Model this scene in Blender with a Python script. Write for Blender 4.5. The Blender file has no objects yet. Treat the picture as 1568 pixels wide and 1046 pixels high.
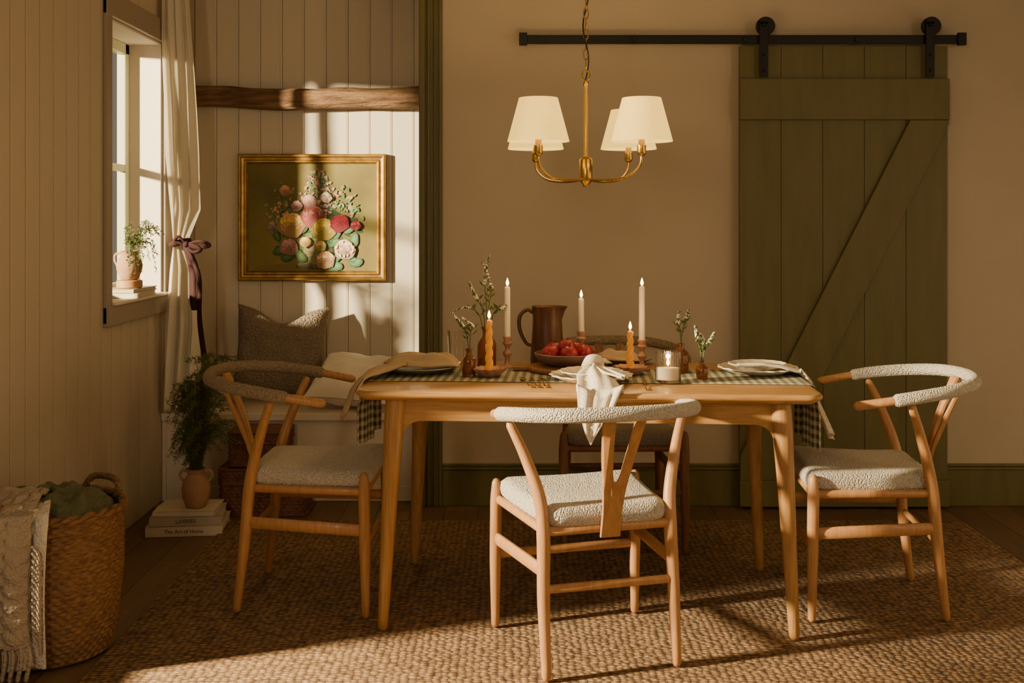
import bpy, bmesh, math, random
from mathutils import Vector, Matrix, noise
random.seed(3)
F=1679.0; CH=1.31
pi=math.pi
def wx(px,d): return (px-784)*d/F
def wz(py,d): return CH-(py-334)*d/F
TOP=.77
def tp(px,py,z=TOP):
    d=F*(CH-z)/(py-334); return wx(px,d),d
def lerp(a,b,t): return a+(b-a)*t
def interp(keys,t):
    if t<=keys[0][0]: return keys[0][1]
    for (a,va),(b,vb) in zip(keys,keys[1:]):
        if t<=b: return va+(vb-va)*(t-a)/(b-a)
    return keys[-1][1]
def nz(x,y,z=0): return noise.noise(Vector((x,y,z)))

# ---------------- materials ----------------
def M(name,col,rough=.6,metal=0,col2=None,ns=8,stretch=(1,1,1),bump=0,bs=60,btype='noise',bstretch=(1,1,1),
      emis=None,es=0,trans=0,ior=1.45,sheen=0,transl=0,bdist=.004,coat=0,sss=0):
    m=bpy.data.materials.new(name); m.use_nodes=True
    nt=m.node_tree; N=nt.nodes; L=nt.links
    p=N['Principled BSDF']; out=N['Material Output']
    p.inputs['Roughness'].default_value=rough; p.inputs['Metallic'].default_value=metal
    p.inputs['Base Color'].default_value=(*col,1)
    p.inputs['IOR'].default_value=ior
    p.inputs['Transmission Weight'].default_value=trans
    p.inputs['Sheen Weight'].default_value=sheen
    p.inputs['Coat Weight'].default_value=coat
    if sss:
        p.inputs['Subsurface Weight'].default_value=sss; p.inputs['Subsurface Scale'].default_value=.02
    tc=N.new('ShaderNodeTexCoord')
    def mp(st):
        q=N.new('ShaderNodeMapping'); q.inputs['Scale'].default_value=st
        L.new(tc.outputs['Object'],q.inputs['Vector']); return q
    if col2:
        q=mp(stretch); n=N.new('ShaderNodeTexNoise'); n.inputs['Scale'].default_value=ns; n.inputs['Detail'].default_value=6
        L.new(q.outputs[0],n.inputs['Vector'])
        r=N.new('ShaderNodeValToRGB'); r.color_ramp.elements[0].position=.32; r.color_ramp.elements[1].position=.68
        r.color_ramp.elements[0].color=(*col2,1); r.color_ramp.elements[1].color=(*col,1)
        L.new(n.outputs['Fac'],r.inputs[0]); L.new(r.outputs[0],p.inputs['Base Color'])
    if bump:
        q=mp(bstretch)
        if btype=='noise':
            n=N.new('ShaderNodeTexNoise'); n.inputs['Scale'].default_value=bs; n.inputs['Detail'].default_value=4; h=n.outputs['Fac']
        elif btype=='voronoi':
            n=N.new('ShaderNodeTexVoronoi'); n.inputs['Scale'].default_value=bs; h=n.outputs['Distance']
        else:
            n=N.new('ShaderNodeTexWave'); n.inputs['Scale'].default_value=bs; n.inputs['Distortion'].default_value=1.5; h=n.outputs['Fac']
        L.new(q.outputs[0],n.inputs['Vector'])
        b=N.new('ShaderNodeBump'); b.inputs['Strength'].default_value=bump; b.inputs['Distance'].default_value=bdist
        if btype=='voronoi': b.invert=True
        L.new(h,b.inputs['Height']); L.new(b.outputs[0],p.inputs['Normal'])
    if emis:
        p.inputs['Emission Color'].default_value=(*emis,1); p.inputs['Emission Strength'].default_value=es
    if transl:
        t=N.new('ShaderNodeBsdfTranslucent'); t.inputs['Color'].default_value=(*col,1)
        mx=N.new('ShaderNodeMixShader'); mx.inputs[0].default_value=transl
        L.new(p.outputs[0],mx.inputs[1]); L.new(t.outputs[0],mx.inputs[2]); L.new(mx.outputs[0],out.inputs[0])
    return m
def check_mat(name,light,dark,n=40):
    m=M(name,light,rough=.9,bump=.3,bs=600)
    nt=m.node_tree;N=nt.nodes;L=nt.links;p=N['Principled BSDF']
    tc=N.new('ShaderNodeUVMap'); sp=N.new('ShaderNodeSeparateXYZ'); L.new(tc.outputs[0],sp.inputs[0])
    outs=[]
    for k in (0,1):
        a=N.new('ShaderNodeMath');a.operation='MULTIPLY';a.inputs[1].default_value=n;L.new(sp.outputs[k],a.inputs[0])
        b=N.new('ShaderNodeMath');b.operation='FRACT';L.new(a.outputs[0],b.inputs[0])
        c=N.new('ShaderNodeMath');c.operation='GREATER_THAN';c.inputs[1].default_value=.5;L.new(b.outputs[0],c.inputs[0]);outs.append(c)
    s=N.new('ShaderNodeMath');s.operation='ADD';L.new(outs[0].outputs[0],s.inputs[0]);L.new(outs[1].outputs[0],s.inputs[1])
    h=N.new('ShaderNodeMath');h.operation='MULTIPLY';h.inputs[1].default_value=.5;L.new(s.outputs[0],h.inputs[0])
    mx=N.new('ShaderNodeMix');mx.data_type='RGBA';mx.inputs['A'].default_value=(*light,1);mx.inputs['B'].default_value=(*dark,1)
    L.new(h.outputs[0],mx.inputs['Factor']);L.new(mx.outputs['Result'],p.inputs['Base Color'])
    return m

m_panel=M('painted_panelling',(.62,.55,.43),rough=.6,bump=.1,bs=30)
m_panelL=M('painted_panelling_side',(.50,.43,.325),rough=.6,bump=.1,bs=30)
m_wall=M('plaster_wall',(.475,.405,.305),rough=.85,col2=(.43,.365,.275),ns=1.5,bump=.15,bs=14)
m_ceil=M('ceiling_paint',(.60,.53,.44),rough=.9)
m_green=M('olive_paint',(.125,.110,.036),rough=.5,col2=(.104,.09,.028),ns=6,stretch=(3,3,.5),bump=.12,bs=40,bstretch=(3,3,.3))
m_case=M('taupe_trim',(.31,.255,.19),rough=.5)
m_sash=M('sash_paint',(.50,.52,.34),rough=.45)
m_reveal=M('reveal_paint',(.68,.60,.50),rough=.7)
m_bench=M('bench_paint',(.62,.55,.45),rough=.5)
m_iron=M('black_iron',(.010,.010,.010),rough=.45,metal=.3)
m_beam=M('old_oak_beam',(.27,.155,.075),rough=.85,col2=(.085,.044,.02),ns=5,stretch=(1.2,9,9),bump=.9,bs=9,bstretch=(1.5,10,10),bdist=.02)
m_oak=M('table_oak',(.44,.245,.085),rough=.38,col2=(.31,.155,.048),ns=5,stretch=(2,25,25),bump=.05,bs=20,coat=.12)
m_oakleg=M('table_leg_oak',(.40,.215,.075),rough=.4,col2=(.28,.138,.044),ns=5,stretch=(25,25,1.5),coat=.1)
m_beech=M('chair_beech',(.44,.225,.088),rough=.42,col2=(.34,.162,.060),ns=5,stretch=(18,18,2),coat=.08)
m_shadewood=M('shaded_chair_wood',(.24,.11,.046),rough=.42,col2=(.16,.07,.029),ns=5,stretch=(18,18,2))  # far chair's wood, darkened: shade by the table is put into its colour
m_boucle=M('boucle_cream',(.60,.55,.455),rough=.95,col2=(.41,.365,.29),ns=170,bump=1,bs=200,btype='voronoi',bdist=.006,sheen=.15)
m_boucleshade=M('boucle_painted_shade',(.33,.285,.235),rough=.95,col2=(.22,.185,.15),ns=170,bump=1,bs=200,btype='voronoi',bdist=.005)  # far seat's boucle with the table's shadow painted into its tone
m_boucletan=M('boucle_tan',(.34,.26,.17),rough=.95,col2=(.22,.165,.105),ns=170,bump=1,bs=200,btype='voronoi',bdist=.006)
m_brass=M('antique_brass',(.60,.37,.09),rough=.25,metal=1)
m_shade=M('linen_shade',(.42,.31,.10),rough=.95,emis=(1,.66,.135),es=2.3,transl=.4,bump=.2,bs=300,btype='noise')
m_bulb=M('bulb_glow',(1,.8,.5),emis=(1,.70,.30),es=28)
m_flame=M('flame_glow',(1,.6,.2),emis=(1,.54,.11),es=28)
m_wax=M('ivory_wax',(.80,.71,.52),rough=.45,sss=.25)
m_wax2=M('beeswax',(.75,.33,.03),rough=.4,sss=.3,emis=(1,.36,.03),es=.15)
m_wick=M('wick',(.02,.015,.01))
m_pinkwood=M('candlestick_wood',(.42,.23,.14),rough=.5,col2=(.31,.155,.095),ns=20)
m_amber=M('amber_glass',(.44,.16,.035),rough=.08,trans=.75,coat=.3)
m_glass=M('clear_glass',(.95,.92,.88),rough=.05,trans=1)
m_plate=M('cream_ceramic',(.76,.69,.56),rough=.25,coat=.3)
m_plateg=M('sage_stoneware',(.22,.21,.145),rough=.4,col2=(.17,.16,.11),ns=30)
m_bowl=M('mauve_bowl',(.21,.125,.105),rough=.4,col2=(.15,.085,.07),ns=12)
m_apple=M('apple_skin',(.33,.006,.024),rough=.38,col2=(.19,.004,.014),ns=14,coat=.08)
m_board=M('serving_board',(.25,.12,.045),rough=.5,col2=(.16,.072,.027),ns=6,stretch=(2,20,20))
m_pitch=M('aged_copper_pitcher',(.115,.052,.024),rough=.38,col2=(.045,.021,.011),ns=5,stretch=(8,8,.7),metal=.35)
m_napkin=M('cream_linen',(.70,.63,.51),rough=.95,bump=.4,bs=400)
m_napt=M('tan_linen',(.41,.30,.175),rough=.95,bump=.4,bs=400)
m_runner=check_mat('gingham_green',(.44,.41,.29),(.045,.050,.025),1)
m_ging=check_mat('gingham_cream',(.70,.63,.51),(.60,.52,.40),1)
m_leaf=M('leaf_green',(.12,.155,.038),rough=.6,col2=(.065,.09,.02),ns=20,transl=.2)
m_leaf2=M('fern_green',(.15,.165,.038),rough=.7,col2=(.075,.088,.02),ns=15,transl=.25)
m_bud=M('pale_buds',(.58,.57,.42),rough=.7)
m_terra=M('terracotta_jug',(.43,.26,.145),rough=.8,col2=(.32,.175,.095),ns=12,bump=.3,bs=60)
m_stand=M('wood_stand',(.40,.21,.085),rough=.5)
m_page=M('book_pages',(.60,.52,.40),rough=.9,bump=.4,bs=10,bstretch=(1,1,60))
m_cov=M('book_cover',(.60,.52,.41),rough=.6)
m_cov2=M('book_cover_grey',(.42,.36,.28),rough=.6)
m_ink=M('book_ink',(.05,.04,.03),rough=.6)
m_wick1=M('seagrass_weave',(.25,.13,.05),rough=.75,col2=(.10,.047,.017),ns=40,stretch=(1,1,4),bump=.7,bs=120,bdist=.003)
m_wick2=M('rattan_dark',(.19,.07,.034),rough=.6,col2=(.09,.033,.016),ns=40,bump=.7,bs=120,bdist=.003)
m_dark=M('basket_lining',(.06,.035,.02),rough=.9)
m_knit=M('cable_knit_taupe',(.37,.29,.205),rough=.95,bump=1,bs=110,btype='voronoi',bdist=.005)
m_knitw=M('knit_cream',(.64,.56,.45),rough=.95,bump=1,bs=110,btype='voronoi',bdist=.005)
m_knitg=M('knit_green',(.11,.115,.055),rough=.95,bump=1,bs=110,btype='voronoi',bdist=.005)
m_curt=M('sheer_linen',(.90,.86,.76),rough=.9,transl=.5,bump=.2,bs=500)
m_ribbon=M('burgundy_velvet',(.026,.0035,.0035),rough=.85)
m_pil=M('pillow_weave',(.27,.215,.15),rough=.95,col2=(.165,.13,.09),ns=120,bump=1,bs=100,btype='voronoi',bdist=.007)
m_pilw=M('pillow_cream',(.78,.71,.60),rough=.95,bump=.4,bs=300)
m_gold=M('gilt_frame',(.50,.31,.085),rough=.38,metal=.75,col2=(.30,.17,.04),ns=25)
m_canvas=M('painted_canvas',(.25,.205,.048),rough=.6,col2=(.105,.085,.02),ns=2.6,bump=.2,bs=200)

def rug_mat():
    m=M('jute_braid',(.36,.20,.10),rough=.95)
    nt=m.node_tree;N=nt.nodes;L=nt.links;p=N['Principled BSDF']
    tc=N.new('ShaderNodeTexCoord')
    nn=N.new('ShaderNodeTexNoise');nn.inputs['Scale'].default_value=4;L.new(tc.outputs['Object'],nn.inputs['Vector'])
    add=N.new('ShaderNodeVectorMath');add.operation='MULTIPLY_ADD';add.inputs[1].default_value=(.02,.02,0);L.new(nn.outputs['Color'],add.inputs[0]);L.new(tc.outputs['Object'],add.inputs[2])
    q=N.new('ShaderNodeMapping');q.inputs['Scale'].default_value=(44,70,1);L.new(add.outputs[0],q.inputs[0])
    v=N.new('ShaderNodeTexVoronoi');v.inputs['Scale'].default_value=1;v.inputs['Randomness'].default_value=.5;L.new(q.outputs[0],v.inputs['Vector'])
    r=N.new('ShaderNodeValToRGB');r.color_ramp.elements[0].position=.1;r.color_ramp.elements[0].color=(.39,.24,.115,1);r.color_ramp.elements[1].position=.75;r.color_ramp.elements[1].color=(.08,.04,.017,1)
    L.new(v.outputs['Distance'],r.inputs[0])
    n=N.new('ShaderNodeTexNoise');n.inputs['Scale'].default_value=22;L.new(tc.outputs['Object'],n.inputs['Vector'])
    mx=N.new('ShaderNodeMix');mx.data_type='RGBA';mx.blend_type='MULTIPLY';mx.inputs['Factor'].default_value=.6
    L.new(r.outputs[0],mx.inputs['A']);L.new(n.outputs['Fac'],mx.inputs['B'])
    hs=N.new('ShaderNodeHueSaturation');hs.inputs['Saturation'].default_value=1.0;hs.inputs['Value'].default_value=1.3;L.new(mx.outputs['Result'],hs.inputs['Color'])
    L.new(hs.outputs[0],p.inputs['Base Color'])
    b=N.new('ShaderNodeBump');b.invert=True;b.inputs['Strength'].default_value=1;b.inputs['Distance'].default_value=.008
    L.new(v.outputs['Distance'],b.inputs['Height']);L.new(b.outputs[0],p.inputs['Normal'])
    return m
def floor_mat():
    m=M('oak_floorboards',(.2,.11,.06),rough=.5)
    nt=m.node_tree;N=nt.nodes;L=nt.links;p=N['Principled BSDF']
    tc=N.new('ShaderNodeTexCoord')
    q=N.new('ShaderNodeMapping');q.inputs['Rotation'].default_value=(0,0,pi/2);L.new(tc.outputs['Object'],q.inputs[0])
    b=N.new('ShaderNodeTexBrick');b.inputs['Scale'].default_value=1;b.inputs['Brick Width'].default_value=1.4;b.inputs['Row Height'].default_value=.15;b.inputs['Mortar Size'].default_value=.002
    b.inputs['Color1'].default_value=(.165,.098,.052,1);b.inputs['Color2'].default_value=(.11,.063,.033,1);b.inputs['Mortar'].default_value=(.03,.015,.008,1)
    L.new(q.outputs[0],b.inputs['Vector'])
    q2=N.new('ShaderNodeMapping');q2.inputs['Scale'].default_value=(14,1,1);L.new(tc.outputs['Object'],q2.inputs[0])
    n=N.new('ShaderNodeTexNoise');n.inputs['Scale'].default_value=4;n.inputs['Detail'].default_value=6;L.new(q2.outputs[0],n.inputs['Vector'])
    mx=N.new('ShaderNodeMix');mx.data_type='RGBA';mx.blend_type='MULTIPLY';mx.inputs['Factor'].default_value=.6
    L.new(b.outputs[0],mx.inputs['A']);L.new(n.outputs['Fac'],mx.inputs['B'])
    hs=N.new('ShaderNodeHueSaturation');hs.inputs['Value'].default_value=1.5;L.new(mx.outputs['Result'],hs.inputs['Color'])
    L.new(hs.outputs[0],p.inputs['Base Color'])
    return m
m_rug=rug_mat(); m_floor=floor_mat()

# ---------------- geometry ----------------
class B:
    def __init__(s): s.v=[];s.f=[];s.mi=[];s.mats=[]
    def add(s,vf,mat):
        v,f=vf; o=len(s.v)
        if mat not in s.mats: s.mats.append(mat)
        k=s.mats.index(mat)
        s.v+= [tuple(p) for p in v]; s.f+=[tuple(i+o for i in q) for q in f]; s.mi+=[k]*len(f); return s
    def obj(s,name,parent=None,loc=(0,0,0),rot=(0,0,0),bevel=0,smooth=True,sharp=40,solid=0,sub=0):
        me=bpy.data.meshes.new(name); me.from_pydata(s.v,[],s.f)
        for m in s.mats: me.materials.append(m)
        me.polygons.foreach_set('material_index',s.mi)
        bm=bmesh.new(); bm.from_mesh(me); bmesh.ops.recalc_face_normals(bm,faces=bm.faces); bm.to_mesh(me); bm.free()
        if smooth:
            me.polygons.foreach_set('use_smooth',[True]*len(me.polygons)); me.set_sharp_from_angle(angle=math.radians(sharp))
        me.update()
        o=bpy.data.objects.new(name,me); bpy.context.scene.collection.objects.link(o)
        o.location=loc;o.rotation_euler=rot
        if parent: o.parent=parent
        if bevel:
            b=o.modifiers.new('bevel','BEVEL');b.width=bevel;b.segments=2;b.limit_method='ANGLE';b.angle_limit=math.radians(40)
        if solid:
            b=o.modifiers.new('solid','SOLIDIFY');b.thickness=solid;b.offset=1
        if sub:
            b=o.modifiers.new('sub','SUBSURF');b.levels=sub;b.render_levels=sub
        return o
def empty(name,loc=(0,0,0),rz=0):
    e=bpy.data.objects.new(name,None);e.location=loc;e.rotation_euler=(0,0,rz);e.empty_display_size=.05
    bpy.context.scene.collection.objects.link(e);return e
def box(x0,x1,y0,y1,z0,z1):
    v=[(x,y,z) for x in (x0,x1) for y in (y0,y1) for z in (z0,z1)]
    return v,[(0,1,3,2),(4,6,7,5),(0,4,5,1),(2,3,7,6),(0,2,6,4),(1,5,7,3)]
def stack(rings,cap0=True,cap1=True,closed=True):
    v=[];f=[];n=len(rings[0])
    for r in rings: v+=[tuple(p) for p in r]
    for i in range(len(rings)-1):
        for j in range(n if closed else n-1):
            k=(j+1)%n; f.append((i*n+j,i*n+k,(i+1)*n+k,(i+1)*n+j))
    if closed and cap0: f.append(tuple(range(n))[::-1])
    if closed and cap1: f.append(tuple((len(rings)-1)*n+j for j in range(n)))
    return v,f
def lathe(prof,seg=32,c=(0,0,0),mod=None,cap0=True,cap1=True):
    rings=[]
    for r,z in prof:
        rr=[]
        for j in range(seg):
            a=2*pi*j/seg; R=max(r,.0002)*(mod(a,r,z) if mod else 1)
            rr.append((c[0]+R*math.cos(a),c[1]+R*math.sin(a),c[2]+z))
        rings.append(rr)
    return stack(rings,cap0,cap1)
def cat(pts,n=6):
    P=[Vector(p) for p in pts]
    if len(P)<3: return [P[0].lerp(P[-1],i/n) for i in range(n+1)]
    Q=[2*P[0]-P[1]]+P+[2*P[-1]-P[-2]];o=[]
    for i in range(1,len(Q)-2):
        for k in range(n):
            t=k/n;a,b,c,d=Q[i-1],Q[i],Q[i+1],Q[i+2]
            o.append(.5*((2*b)+(c-a)*t+(2*a-5*b+4*c-d)*t*t+(3*b-a-3*c+d)*t**3))
    o.append(P[-1]);return o
def tube(pts,rad,seg=10,n=6,smooth=True,flat=1.0,up=(0,0,1),roundcap=True,closed=False):
    C=cat(pts,n) if smooth else [Vector(p) for p in pts]
    if not isinstance(rad,(list,tuple)): rad=[rad]*2
    k=len(rad)
    R=[]
    for i in range(len(C)):
        t=i/(len(C)-1)*(k-1);a=min(int(t),k-2);R.append(lerp(rad[a],rad[a+1],t-a))
    rings=[];prev=None
    for i,p in enumerate(C):
        if closed: T=(C[(i+1)%len(C)]-C[i-1])
        else: T=(C[min(i+1,len(C)-1)]-C[max(i-1,0)])
        T.normalize()
        if prev is None:
            u=Vector(up); 
            if abs(u.dot(T))>.95: u=Vector((1,0,0))
        else: u=prev
        u=(u-T*u.dot(T)).normalized();prev=u;w=T.cross(u)
        def ring(c,r): return [c+(u*math.sin(2*pi*j/seg)*flat+w*math.cos(2*pi*j/seg))*r for j in range(seg)]
        if i==0 and roundcap and not closed:
            for a in (.25,.65): rings.append(ring(p-T*R[0]*math.sin(math.acos(a))*.9,R[0]*a))
        rings.append(ring(p,R[i]))
        if i==len(C)-1 and roundcap and not closed:
            for a in (.65,.25): rings.append(ring(p+T*R[-1]*math.sin(math.acos(a))*.9,R[-1]*a))
    if closed: rings.append(rings[0]); return stack(rings,False,False)
    return stack(rings)
def rrect(hx,hy,r,nc=6,cx=0,cy=0,z=0):
    o=[]
    for (sx,sy,a0) in ((1,1,0),(-1,1,pi/2),(-1,-1,pi),(1,-1,1.5*pi)):
        for i in range(nc+1):
            a=a0+pi/2*i/nc; o.append((cx+sx*(hx-r)+r*math.cos(a),cy+sy*(hy-r)+r*math.sin(a),z))
    return o
def resample(poly,N):
    P=[Vector(p) for p in poly];P.append(P[0]);L=[0]
    for a,b in zip(P,P[1:]): L.append(L[-1]+(b-a).length)
    o=[];i=0
    for k in range(N):
        t=L[-1]*k/N
        while L[i+1]<t: i+=1
        o.append(P[i].lerp(P[i+1],(t-L[i])/max(L[i+1]-L[i],1e-9)))
    return o
def grid(fn,nu,nv):
    v=[fn(i/nu,j/nv) for i in range(nu+1) for j in range(nv+1)]
    f=[(i*(nv+1)+j,(i+1)*(nv+1)+j,(i+1)*(nv+1)+j+1,i*(nv+1)+j+1) for i in range(nu) for j in range(nv)]
    return v,f
def cloth(name,fn,nu,nv,mat,parent=None,uv=(10,10),solid=.0025,sub=0,loc=(0,0,0),rz=0):
    b=B();b.add(grid(fn,nu,nv),mat);o=b.obj(name,parent,sharp=180,loc=loc,rot=(0,0,rz))
    me=o.data;l=me.uv_layers.new(name='UVMap')
    for lp in me.loops:
        i=lp.vertex_index//(nv+1);j=lp.vertex_index%(nv+1);l.data[lp.index].uv=(i/nu*uv[0],j/nv*uv[1])
    if sub:
        s=o.modifiers.new('sub','SUBSURF');s.levels=sub;s.render_levels=sub
    if solid:
        s=o.modifiers.new('solid','SOLIDIFY');s.thickness=solid;s.offset=0
    return o
def sphere(c,r,sz=1,seg=16):
    return lathe([(r*math.sin(pi*i/10),-r*sz*math.cos(pi*i/10)) for i in range(11)],seg,c)

# ---------------- room ----------------
XL=-1.62; DB=5.0; DA=5.6; ZC=2.5; XR=3.2; XT=-.41
B().add(box(-1.9,XR,-1.5,DA+.1,-.06,0),m_floor).obj('floor',smooth=False)
B().add(box(-1.9,XR,-1.5,DA+.1,ZC,ZC+.05),m_ceil).obj('ceiling',smooth=False)
B().add(box(XT,XR,DB,DA+.1,0,ZC),m_wall).obj('wall_back',smooth=False)
B().add(box(XR,XR+.1,-1.5,DA+.1,0,ZC),m_wall).obj('wall_right',smooth=False)
b=B(); b.add(box(XL-.2,XT,DA+.008,DA+.1,0,ZC),m_panel)
x=XL;w=.112
while x<XT:
    b.add(box(x+.0014,min(x+w,XT)-.0014,DA-.001,DA+.02,0,ZC),m_panel); 
    b.add(tube([(x+w-.012,DA-.0002,0.3),(x+w-.012,DA-.0002,ZC)],.0028,6,1,False,roundcap=False),m_panel); x+=w
b.obj('wall_alcove',bevel=.003,smooth=False)
w1=(4.40,5.07,.957,2.12); w2=(1.0,2.97,.30,2.12)
b=B()
def lw(y0,y1,z0,z1,x0,x1,mat): b.add(box(x0,x1,y0,y1,z0,z1),mat)
TH=.18
for (y0,y1,z0,z1) in ((-1.5,w2[0],0,ZC),(w2[0],w2[1],0,w2[2]),(w2[0],w2[1],w2[3],ZC),(w2[1],w1[0],0,ZC),(w1[0],w1[1],0,w1[2]),(w1[0],w1[1],w1[3],ZC),(w1[1],DA+.1,0,ZC)):
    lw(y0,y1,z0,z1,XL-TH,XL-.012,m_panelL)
y=-1.5;w=.112
while y<DA:
    a=y;e=min(y+w,DA);y+=w
    pts=[a]+[c for c in (w2[0],w2[1],w1[0],w1[1]) if a<c<e]+[e]
    for k,(p,q) in enumerate(zip(pts,pts[1:])):
        mid=(p+q)/2;pp=p+(.0025 if k==0 else 0);qq=q-(.0025 if q==e else 0)
        win=w1 if w1[0]<mid<w1[1] else (w2 if w2[0]<mid<w2[1] else None)
        zs=[(0,ZC)] if not win else [(0,win[2]),(win[3],ZC)]
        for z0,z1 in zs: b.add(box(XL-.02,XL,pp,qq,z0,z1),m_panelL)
b.obj('wall_left',bevel=.003,smooth=False)
def window(name,w,casing,bars):
    y0,y1,z0,z1=w; e=empty(name)
    b=B();c=.055;t=.018
    b.add(box(XL,XL+t,y0-casing,y0,z0-.07,z1+.09),m_case)
    b.add(box(XL,XL+t,y1,y1+.06,z0-.07,z1+.09),m_case)
    b.add(box(XL,XL+t+.002,y0-casing,y1+.06,z1,z1+.10),m_case)
    b.add(box(XL,XL+t+.006,y0-casing,y1+.06,z0-.08,z0-.0),m_case)
    b.obj('casing',e,bevel=.004,smooth=False)
    b=B();r=.012
    b.add(box(XL-TH,XL,y0,y0+r,z0,z1),m_reveal);b.add(box(XL-TH,XL,y1-r,y1,z0,z1),m_reveal)
    b.add(box(XL-TH,XL,y0,y1,z1-r,z1),m_reveal)
    b.add(box(XL-TH-.02,XL+.035,y0,y1,z0,z0+.012),m_reveal)
    b.obj('reveal_lining',e,bevel=.003,smooth=False)
    b=B();x0,x1=XL-TH-.005,XL-TH+.035;s=.05
    b.add(box(x0,x1,y0+r,y0+r+s,z0+.012,z1-r),m_sash);b.add(box(x0,x1,y1-r-s,y1-r,z0+.012,z1-r),m_sash)
    b.add(box(x0,x1,y0+r,y1-r,z1-r-s,z1-r),m_sash);b.add(box(x0,x1,y0+r,y1-r,z0+.012,z0+.012+s),m_sash)
    zm=z0+(z1-z0)*.5
    if bars: b.add(box(x0+.005,x1-.003,y0+r,y1-r,zm-.016,zm+.016),m_sash)
    else:
        for ym in (y0+(y1-y0)*.36,y0+(y1-y0)*.72): b.add(box(x0+.005,x1-.008,ym-.02,ym+.02,z0,z1-.01),m_sash)
    b.obj('sash_frame',e,bevel=.004,smooth=False)
window('window_1',w1,.06,True);window('added_sun_window',w2,.07,False)  # second one is out of view, added to shape the sun on the floor
b=B();xa=XT-.012
b.add(box(xa,xa+.105,DB-.018,DB,0,ZC),m_green)
for a,c,dd in ((0,.028,.036),(.036,.05,.028),(.066,.078,.03),(.088,.105,.024)):
    b.add(box(xa+a,xa+c,DB-dd,DB-.01,0,ZC),m_green)
b.add(box(xa,XT,DB-.01,DB+.05,0,ZC),m_green)
b.obj('trim_1',bevel=.005,smooth=False)
b=B();b.add(box(xa+.105,XR,DB-.018,DB,0,.165),m_green);b.add(box(xa+.105,XR,DB-.024,DB,.165,.178),m_green);b.add(box(xa+.105,XR,DB-.014,DB,.178,.192),m_green)
b.obj('baseboard_back',bevel=.004,smooth=False)

# beam
b=B();rings=[]
for i in range(41):
    t=i/40;x=lerp(XL+.002,XT-.002,t);zc=1.925-.012*math.sin(t*pi*1.0)+.008*nz(t*4,1)-.004*t
    hz=.052+.006*nz(t*5,7);r=[]
    for j in range(20):
        a=2*pi*j/20;ca,sa=math.cos(a),math.sin(a)
        k=(abs(ca)**5+abs(sa)**5)**(-.2)
        q=1+.09*nz(x*7,ca*2,sa*2)
        r.append((x,DA-.052+ca*.05*k*q if ca<0 else DA-.052+ca*.05*k,zc+sa*hz*k*q))
    rings.append(r)
b.add(stack(rings),m_beam);b.obj('oak_beam',sharp=60)

# window bench
b=B();b.add(box(XL+.001,XT-.014,5.055,DA-.002,.375,.41),m_bench);b.add(box(XL+.001,XT-.014,5.08,5.10,0.0,.375),m_bench)
b.add(box(XL+.02,XT-.03,5.072,5.08,.0,.07),m_bench);b.add(box(XL+.001,XL+.02,5.07,DA-.002,0,.375),m_bench)
b.obj('window_bench',bevel=.006,smooth=False)

# rug
b=B();nn_=240
ring=resample(rrect(1.575,1.27,.02),nn_)
def rr(off,z): return [(p.x*(1+off/1.5)+.003*math.sin(i*2.3),p.y*(1+off/1.2)+.003*math.sin(i*1.9),z) for i,p in enumerate(ring)]
b.add(stack([rr(0,0.0005),rr(.004,.005),rr(-.003,.0095)]),m_rug);b.obj('jute_rug',loc=(.36,3.45,0))
FZ=.0105

# ---------------- pillow ----------------
def pillow(name,mat,w,h,t,loc,rot,dent=.0,seed=0):
    def side(s):
        def fn(u,v):
            a=u*2-1;c=v*2-1
            k=1-.07*(1-a*a)*abs(c)**2; k2=1-.08*(1-c*c)*abs(a)**2
            x=a*w/2*k2; z=c*h/2*k
            th=t/2*max(0,(1-abs(a)**3))**.5*max(0,(1-abs(c)**3))**.5+.001
            z-=dent*math.exp(-(a/.5)**2)*max(0,(c+.2)/1.2)
            return (x+.006*nz(a*3,c*3,seed),s*th*(1+.25*nz(a*2.5,c*2.5,seed+5)),z)
        return fn
    b=B();b.add(grid(side(1),28,28),mat);b.add(grid(side(-1),28,28),mat)
    return b.obj(name,loc=loc,rot=rot,sharp=170)
pillow('throw_pillow',m_pil,.45,.45,.17,(wx(424,5.35),5.43,.655),(math.radians(-12),math.radians(3),math.radians(6)),dent=.075)
pillow('cream_cushion',m_pilw,.40,.38,.16,(wx(545,5.25),5.255,.54),(math.radians(-66),math.radians(4),math.radians(-8)),dent=.02,seed=3)

# ---------------- painting ----------------
DP=5.575
px0,px1,pz0,pz1=wx(365,DP),wx(591,DP),wz(430,DP),wz(236,DP)
e=empty('framed_painting',((px0+px1)/2,DP,(pz0+pz1)/2));W2=(px1-px0)/2;H2=(pz1-pz0)/2
b=B()
prof=[(0,0.02),(0,-.012),(.006,-.02),(.014,-.02),(.018,-.01),(.030,-.008),(.034,-.016),(.042,-.016),(.050,-.002),(.052,.004)]
rings=[]
for ins,y in prof: rings.append([(sx*(W2-ins),y,sz*(H2-ins)) for sx,sz in ((-1,-1),(1,-1),(1,1),(-1,1))])
b.add(stack(rings,False,False),m_gold);b.obj('gilt_frame',e,smooth=False,bevel=.0015)
b=B();b.add(box(-W2+.045,W2-.045,.0,.015,-H2+.045,H2-.045),m_canvas);b.obj('canvas',e,smooth=False)
PC={'peach':(.55,.30,.12),'pink':(.46,.09,.09),'yellow':(.58,.43,.06),'crim':(.28,.012,.03),'cream':(.64,.50,.33),'rose':(.50,.22,.17),'mauve':(.32,.22,.21),'lg':(.13,.18,.035),'dg':(.025,.055,.014),'teal':(.11,.24,.11),'vase':(.22,.20,.085),'tbl':(.18,.145,.04),'vd':(.08,.068,.02),'mg':(.07,.13,.03)}
P={}
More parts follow.
